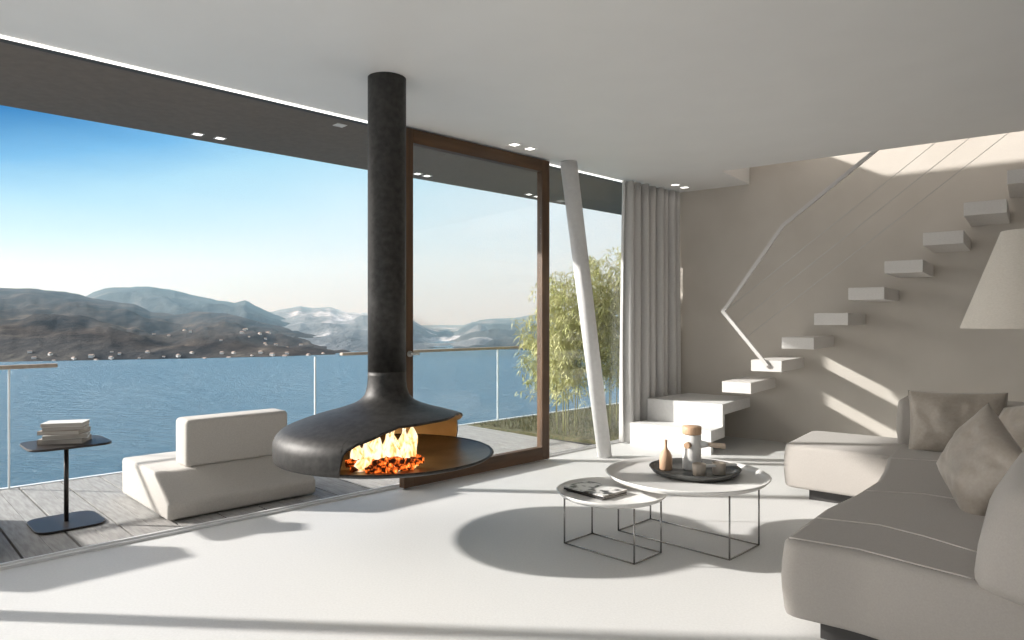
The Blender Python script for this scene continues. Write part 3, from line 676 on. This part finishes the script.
# ------------------------------------------------------------ bamboo
def bamboo(label, base, stems, hgt, nleaf, spread, seed, droop=0):
    rn = random.Random(seed); t = thing('bamboo', label, 'bamboo', base, 0, 'bamboo plants outside the window'); tops = []
    for s_ in range(stems):
        a = 2 * PI * s_ / stems + rn.random(); r_ = rn.uniform(.03, .16); h = hgt * rn.uniform(.72, 1.0)
        dx, dy = math.cos(a), math.sin(a); P = []
        for k in range(9):
            q = k / 8; P.append(Vector((dx * (r_ + spread * .55 * q ** 2.2), dy * (r_ + spread * .55 * q ** 2.2), h * q - .01)))
        b = B(); tube(b, P, [.0062 * (1 - .7 * k / 8) for k in range(9)], 7)
        for k in range(1, 8): tube(b, [P[k] - Vector((0, 0, .004)), P[k] + Vector((0, 0, .004))], .008 * (1 - .6 * k / 8), 7)
        obj('cane', b, m_cane, t); tops.append(P)
    b = B()
    for i in range(nleaf):
        P = rn.choice(tops); q = .28 + .72 * rn.random() ** .75; k = min(7, int(q * 8)); p = P[k].lerp(P[k + 1], q * 8 - k)
        if i % 6 == 0 or i == 0:
            a = rn.uniform(0, 2 * PI); L_ = rn.uniform(.08, spread) * (1.15 - .5 * q); cl = p + Vector((math.cos(a) * L_, math.sin(a) * L_, rn.uniform(-.06, .10)))
            tube(b, [p, (p + cl) / 2 + Vector((0, 0, .02)), cl], .0018, 4, False)
        a2 = rn.uniform(0, 2 * PI); d = Vector((math.cos(a2), math.sin(a2), rn.uniform(-1.1, .1))).normalized(); ln = rn.uniform(.055, .115); w = .0065
        c0 = cl + Vector((rn.uniform(-.03, .03), rn.uniform(-.03, .03), rn.uniform(-.03, .03)))
        sd_ = d.cross(Vector((rn.uniform(-.4, .4), rn.uniform(-.4, .4), 1))).normalized() * w
        v = [b.verts.new(c0), b.verts.new(c0 + d * ln * .4 + sd_), b.verts.new(c0 + d * ln + Vector((0, 0, -.02))), b.verts.new(c0 + d * ln * .4 - sd_), b.verts.new(c0 + d * ln * .4 + Vector((0, 0, .003)))]
        b.faces.new([v[0], v[1], v[4]]); b.faces.new([v[1], v[2], v[4]]); b.faces.new([v[2], v[3], v[4]]); b.faces.new([v[3], v[0], v[4]])
    obj('foliage', b, m_leaf, t)
bamboo('bamboo clump with fine yellow-green leaves just right of the wooden door', (.62, 7.72, -.012), 7, 1.80, 6000, .27, 11)
bamboo('tallest bamboo clump, between the slanted column and the curtain', (1.12, 7.98, -.012), 7, 2.15, 6500, .27, 12)
bamboo('low drooping bamboo seen at the right edge of the door glass', (.42, 8.35, -.012), 4, 1.35, 2200, .30, 13)

# ------------------------------------------------------------ lake and mountains
ZW = -28.75
wm = bpy.data.materials.new('lake_water'); wm.use_nodes = True; q = wm.node_tree; pb = q.nodes['Principled BSDF']
pb.inputs['Base Color'].default_value = (.075, .205, .305, 1); pb.inputs['Roughness'].default_value = .30; pb.inputs['IOR'].default_value = 1.33
tcx = q.nodes.new('ShaderNodeTexCoord'); n1 = q.nodes.new('ShaderNodeTexNoise'); n1.inputs['Scale'].default_value = .22; n1.inputs['Detail'].default_value = 8; n1.inputs['Roughness'].default_value = .65
mpx = q.nodes.new('ShaderNodeMapping'); mpx.inputs['Scale'].default_value = (.5, 1.6, 1); q.links.new(tcx.outputs['Object'], mpx.inputs[0]); q.links.new(mpx.outputs[0], n1.inputs['Vector'])
bp = q.nodes.new('ShaderNodeBump'); bp.inputs['Strength'].default_value = 1.0; bp.inputs['Distance'].default_value = 7
q.links.new(n1.outputs['Fac'], bp.inputs['Height']); q.links.new(bp.outputs[0], pb.inputs['Normal'])
b = B(); vs = [b.verts.new(p) for p in ((-4000, -60, ZW), (4000, -60, ZW), (4000, 1000, ZW), (-4000, 1000, ZW))]; b.faces.new(vs)
o = obj('lake', b, wm, kind=ST)

def hillmat(name, c1, c2, c3, sc, thr=.62):
    m = bpy.data.materials.new(name); m.use_nodes = True; t = m.node_tree; b_ = t.nodes['Principled BSDF']; b_.inputs['Roughness'].default_value = 1; b_.inputs['Specular IOR Level'].default_value = 0
    tcx = t.nodes.new('ShaderNodeTexCoord'); n_ = t.nodes.new('ShaderNodeTexNoise'); n_.inputs['Scale'].default_value = sc; n_.inputs['Detail'].default_value = 9; n_.inputs['Roughness'].default_value = .7
    mpn = t.nodes.new('ShaderNodeMapping'); mpn.inputs['Scale'].default_value = (1, .5, 1.6); t.links.new(tcx.outputs['Object'], mpn.inputs[0]); t.links.new(mpn.outputs[0], n_.inputs['Vector'])
    r_ = t.nodes.new('ShaderNodeValToRGB'); r_.color_ramp.elements[0].position = .35; r_.color_ramp.elements[0].color = (*c1, 1); r_.color_ramp.elements[1].position = thr + .06; r_.color_ramp.elements[1].color = (*c3, 1)
    w = r_.color_ramp.elements.new(thr - .04); w.color = (*c2, 1)
    t.links.new(n_.outputs['Fac'], r_.inputs[0]); t.links.new(r_.outputs[0], b_.inputs['Base Color'])
    bp_ = t.nodes.new('ShaderNodeBump'); bp_.inputs['Distance'].default_value = 6 / sc * .02; bp_.inputs['Strength'].default_value = .8; t.links.new(n_.outputs['Fac'], bp_.inputs['Height']); t.links.new(bp_.outputs[0], b_.inputs['Normal'])
    return m
def interp(tab, x):
    if x <= tab[0][0]: return tab[0][1]
    for (a, va), (c, vc) in zip(tab, tab[1:]):
        if x <= c: return va + (vc - va) * (x - a) / (c - a)
    return tab[-1][1]
def hill(name, label, ridge, D, shore, m, amp, seed, x0, x1):
    """terrain rising from the shore (distance from shore table) to its ridge and falling away behind it"""
    b = B(); nx = int((x1 - x0) / 2.5); rows = 34; G = []
    for i in range(nx + 1):
        px = x0 + (x1 - x0) * i / nx; a = (px - 512) / 686; hr = 1.25 + (320 - interp(ridge, px)) / 686 * D - ZW; Ds = interp(shore, px); col = []
        for j in range(rows + 1):
            q = j / rows
            if q <= .6:
                s_ = q / .6; Y = Ds + (D - Ds) * s_; h = hr * (s_ ** .85 if s_ > 0 else 0)
                nz = amp * mnoise.fractal(Vector((a * Y, Y, seed * 50)) / (amp * 7), 1.0, 2.1, 6) * math.sin(PI * min(1, s_)) * 1.2
            else:
                s_ = (q - .6) / .4; Y = D + (D - Ds) * s_ * .9; h = hr * (1 - s_); nz = 0
            nz += amp * .13 * mnoise.noise(Vector((a * Y / 14, Y / 14, seed)))
            col.append(b.verts.new((a * Y, Y, ZW - 2 + max(0, h + nz + (2 if j else 0)))))
        G.append(col)
    for i in range(nx):
        for j in range(rows): f_ = b.faces.new([G[i][j], G[i + 1][j], G[i + 1][j + 1], G[i][j + 1]]); f_.smooth = True
    o = obj(name, b, m, kind=ST); return o
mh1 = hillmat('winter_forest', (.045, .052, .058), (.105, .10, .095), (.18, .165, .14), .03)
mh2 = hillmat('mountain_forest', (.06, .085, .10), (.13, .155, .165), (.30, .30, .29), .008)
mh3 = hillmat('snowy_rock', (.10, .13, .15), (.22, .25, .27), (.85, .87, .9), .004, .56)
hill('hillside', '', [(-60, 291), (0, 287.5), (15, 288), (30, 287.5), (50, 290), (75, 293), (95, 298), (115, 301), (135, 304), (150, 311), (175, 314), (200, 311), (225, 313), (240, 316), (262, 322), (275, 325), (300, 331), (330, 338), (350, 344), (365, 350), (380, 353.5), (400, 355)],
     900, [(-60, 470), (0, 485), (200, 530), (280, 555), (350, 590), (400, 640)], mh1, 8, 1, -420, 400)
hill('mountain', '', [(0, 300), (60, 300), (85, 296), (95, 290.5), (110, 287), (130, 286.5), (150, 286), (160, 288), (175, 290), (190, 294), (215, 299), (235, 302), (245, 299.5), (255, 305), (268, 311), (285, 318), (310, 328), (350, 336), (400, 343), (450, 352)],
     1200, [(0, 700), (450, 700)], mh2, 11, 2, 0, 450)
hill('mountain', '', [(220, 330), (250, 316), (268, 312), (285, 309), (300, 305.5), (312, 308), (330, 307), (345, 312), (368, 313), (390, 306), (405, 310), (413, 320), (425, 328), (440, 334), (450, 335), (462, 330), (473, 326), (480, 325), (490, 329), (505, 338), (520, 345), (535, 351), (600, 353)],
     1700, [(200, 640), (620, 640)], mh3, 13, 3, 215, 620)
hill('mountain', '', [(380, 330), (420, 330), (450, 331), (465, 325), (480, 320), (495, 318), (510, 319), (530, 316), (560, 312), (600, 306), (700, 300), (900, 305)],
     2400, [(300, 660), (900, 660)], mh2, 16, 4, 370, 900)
# lakeside houses
rh = random.Random(9); mhw = mat('house_wall', (.62, .60, .56), .9); mhr = mat('house_roof', (.36, .28, .23), .9)
hb = B(); box(hb, -3, 3, -2.5, 2.5, 0, 4.2)
hr_ = B(); va = [hr_.verts.new(p) for p in ((-3.3, -2.8, 4.2), (3.3, -2.8, 4.2), (3.3, 2.8, 4.2), (-3.3, 2.8, 4.2), (-3.3, 0, 6), (3.3, 0, 6))]
for q in ((0, 1, 5, 4), (2, 3, 4, 5), (0, 4, 3), (1, 2, 5), (0, 3, 2, 1)): hr_.faces.new([va[i] for i in q])
proto = thing('lakeside_house', 'tiny pale house in the village along the far lake shore', 'house', (0, 0, 0), 0, 'houses on the far shore')
obj('walls', hb, mhw, proto); obj('roof', hr_, mhr, proto)
dg = None
hillo = bpy.data.objects['hillside']
from mathutils.bvhtree import BVHTree
bv = BVHTree.FromPolygons([v.co for v in hillo.data.vertices], [p.vertices for p in hillo.data.polygons])
placed = []
for i in range(90):
    if i < 66: px = rh.uniform(20, 362); dd = rh.uniform(4, 22)
    else: px = rh.choice((rh.gauss(262, 9), rh.uniform(150, 350))); dd = rh.uniform(70, 200)
    sh = interp([(-60, 470), (0, 485), (200, 530), (280, 555), (350, 590), (400, 640)], px) + dd
    X = (px - 512) / 686 * sh; hit = bv.ray_cast(Vector((X, sh, 500)), Vector((0, 0, -1)))
    if hit[0] is None or any((Vector((X, sh)) - w).length < 9 for w in placed): continue
    placed.append(Vector((X, sh)))
    c = proto if i == 0 else copy_tree(proto)
    c.location = (X, sh, hit[0].z - .8); c.rotation_euler = (0, 0, rh.uniform(-.6, .6)); s_ = rh.uniform(.25, .55); c.scale = (s_ * rh.uniform(.8, 1.4), s_, s_)

# haze over the far lake
hz = bpy.data.materials.new('lake_haze'); hz.use_nodes = True; q = hz.node_tree; q.nodes.clear(); out = q.nodes.new('ShaderNodeOutputMaterial'); vs_ = q.nodes.new('ShaderNodeVolumeScatter')
vs_.inputs['Color'].default_value = (.42, .74, 1, 1); vs_.inputs['Density'].default_value = .0008; vs_.inputs['Anisotropy'].default_value = .1
q.links.new(vs_.outputs[0], out.inputs['Volume'])
b = B(); box(b, -2200, 2200, 590, 2600, ZW + .5, 210); o = obj('haze', b, hz); tag(o, 'pale blue haze over the distant mountains across the lake', 'haze', kind='stuff')
for o in bpy.data.objects:
    if o.type == 'MESH' and o.name.startswith('haze'): o.display_type = 'WIRE'
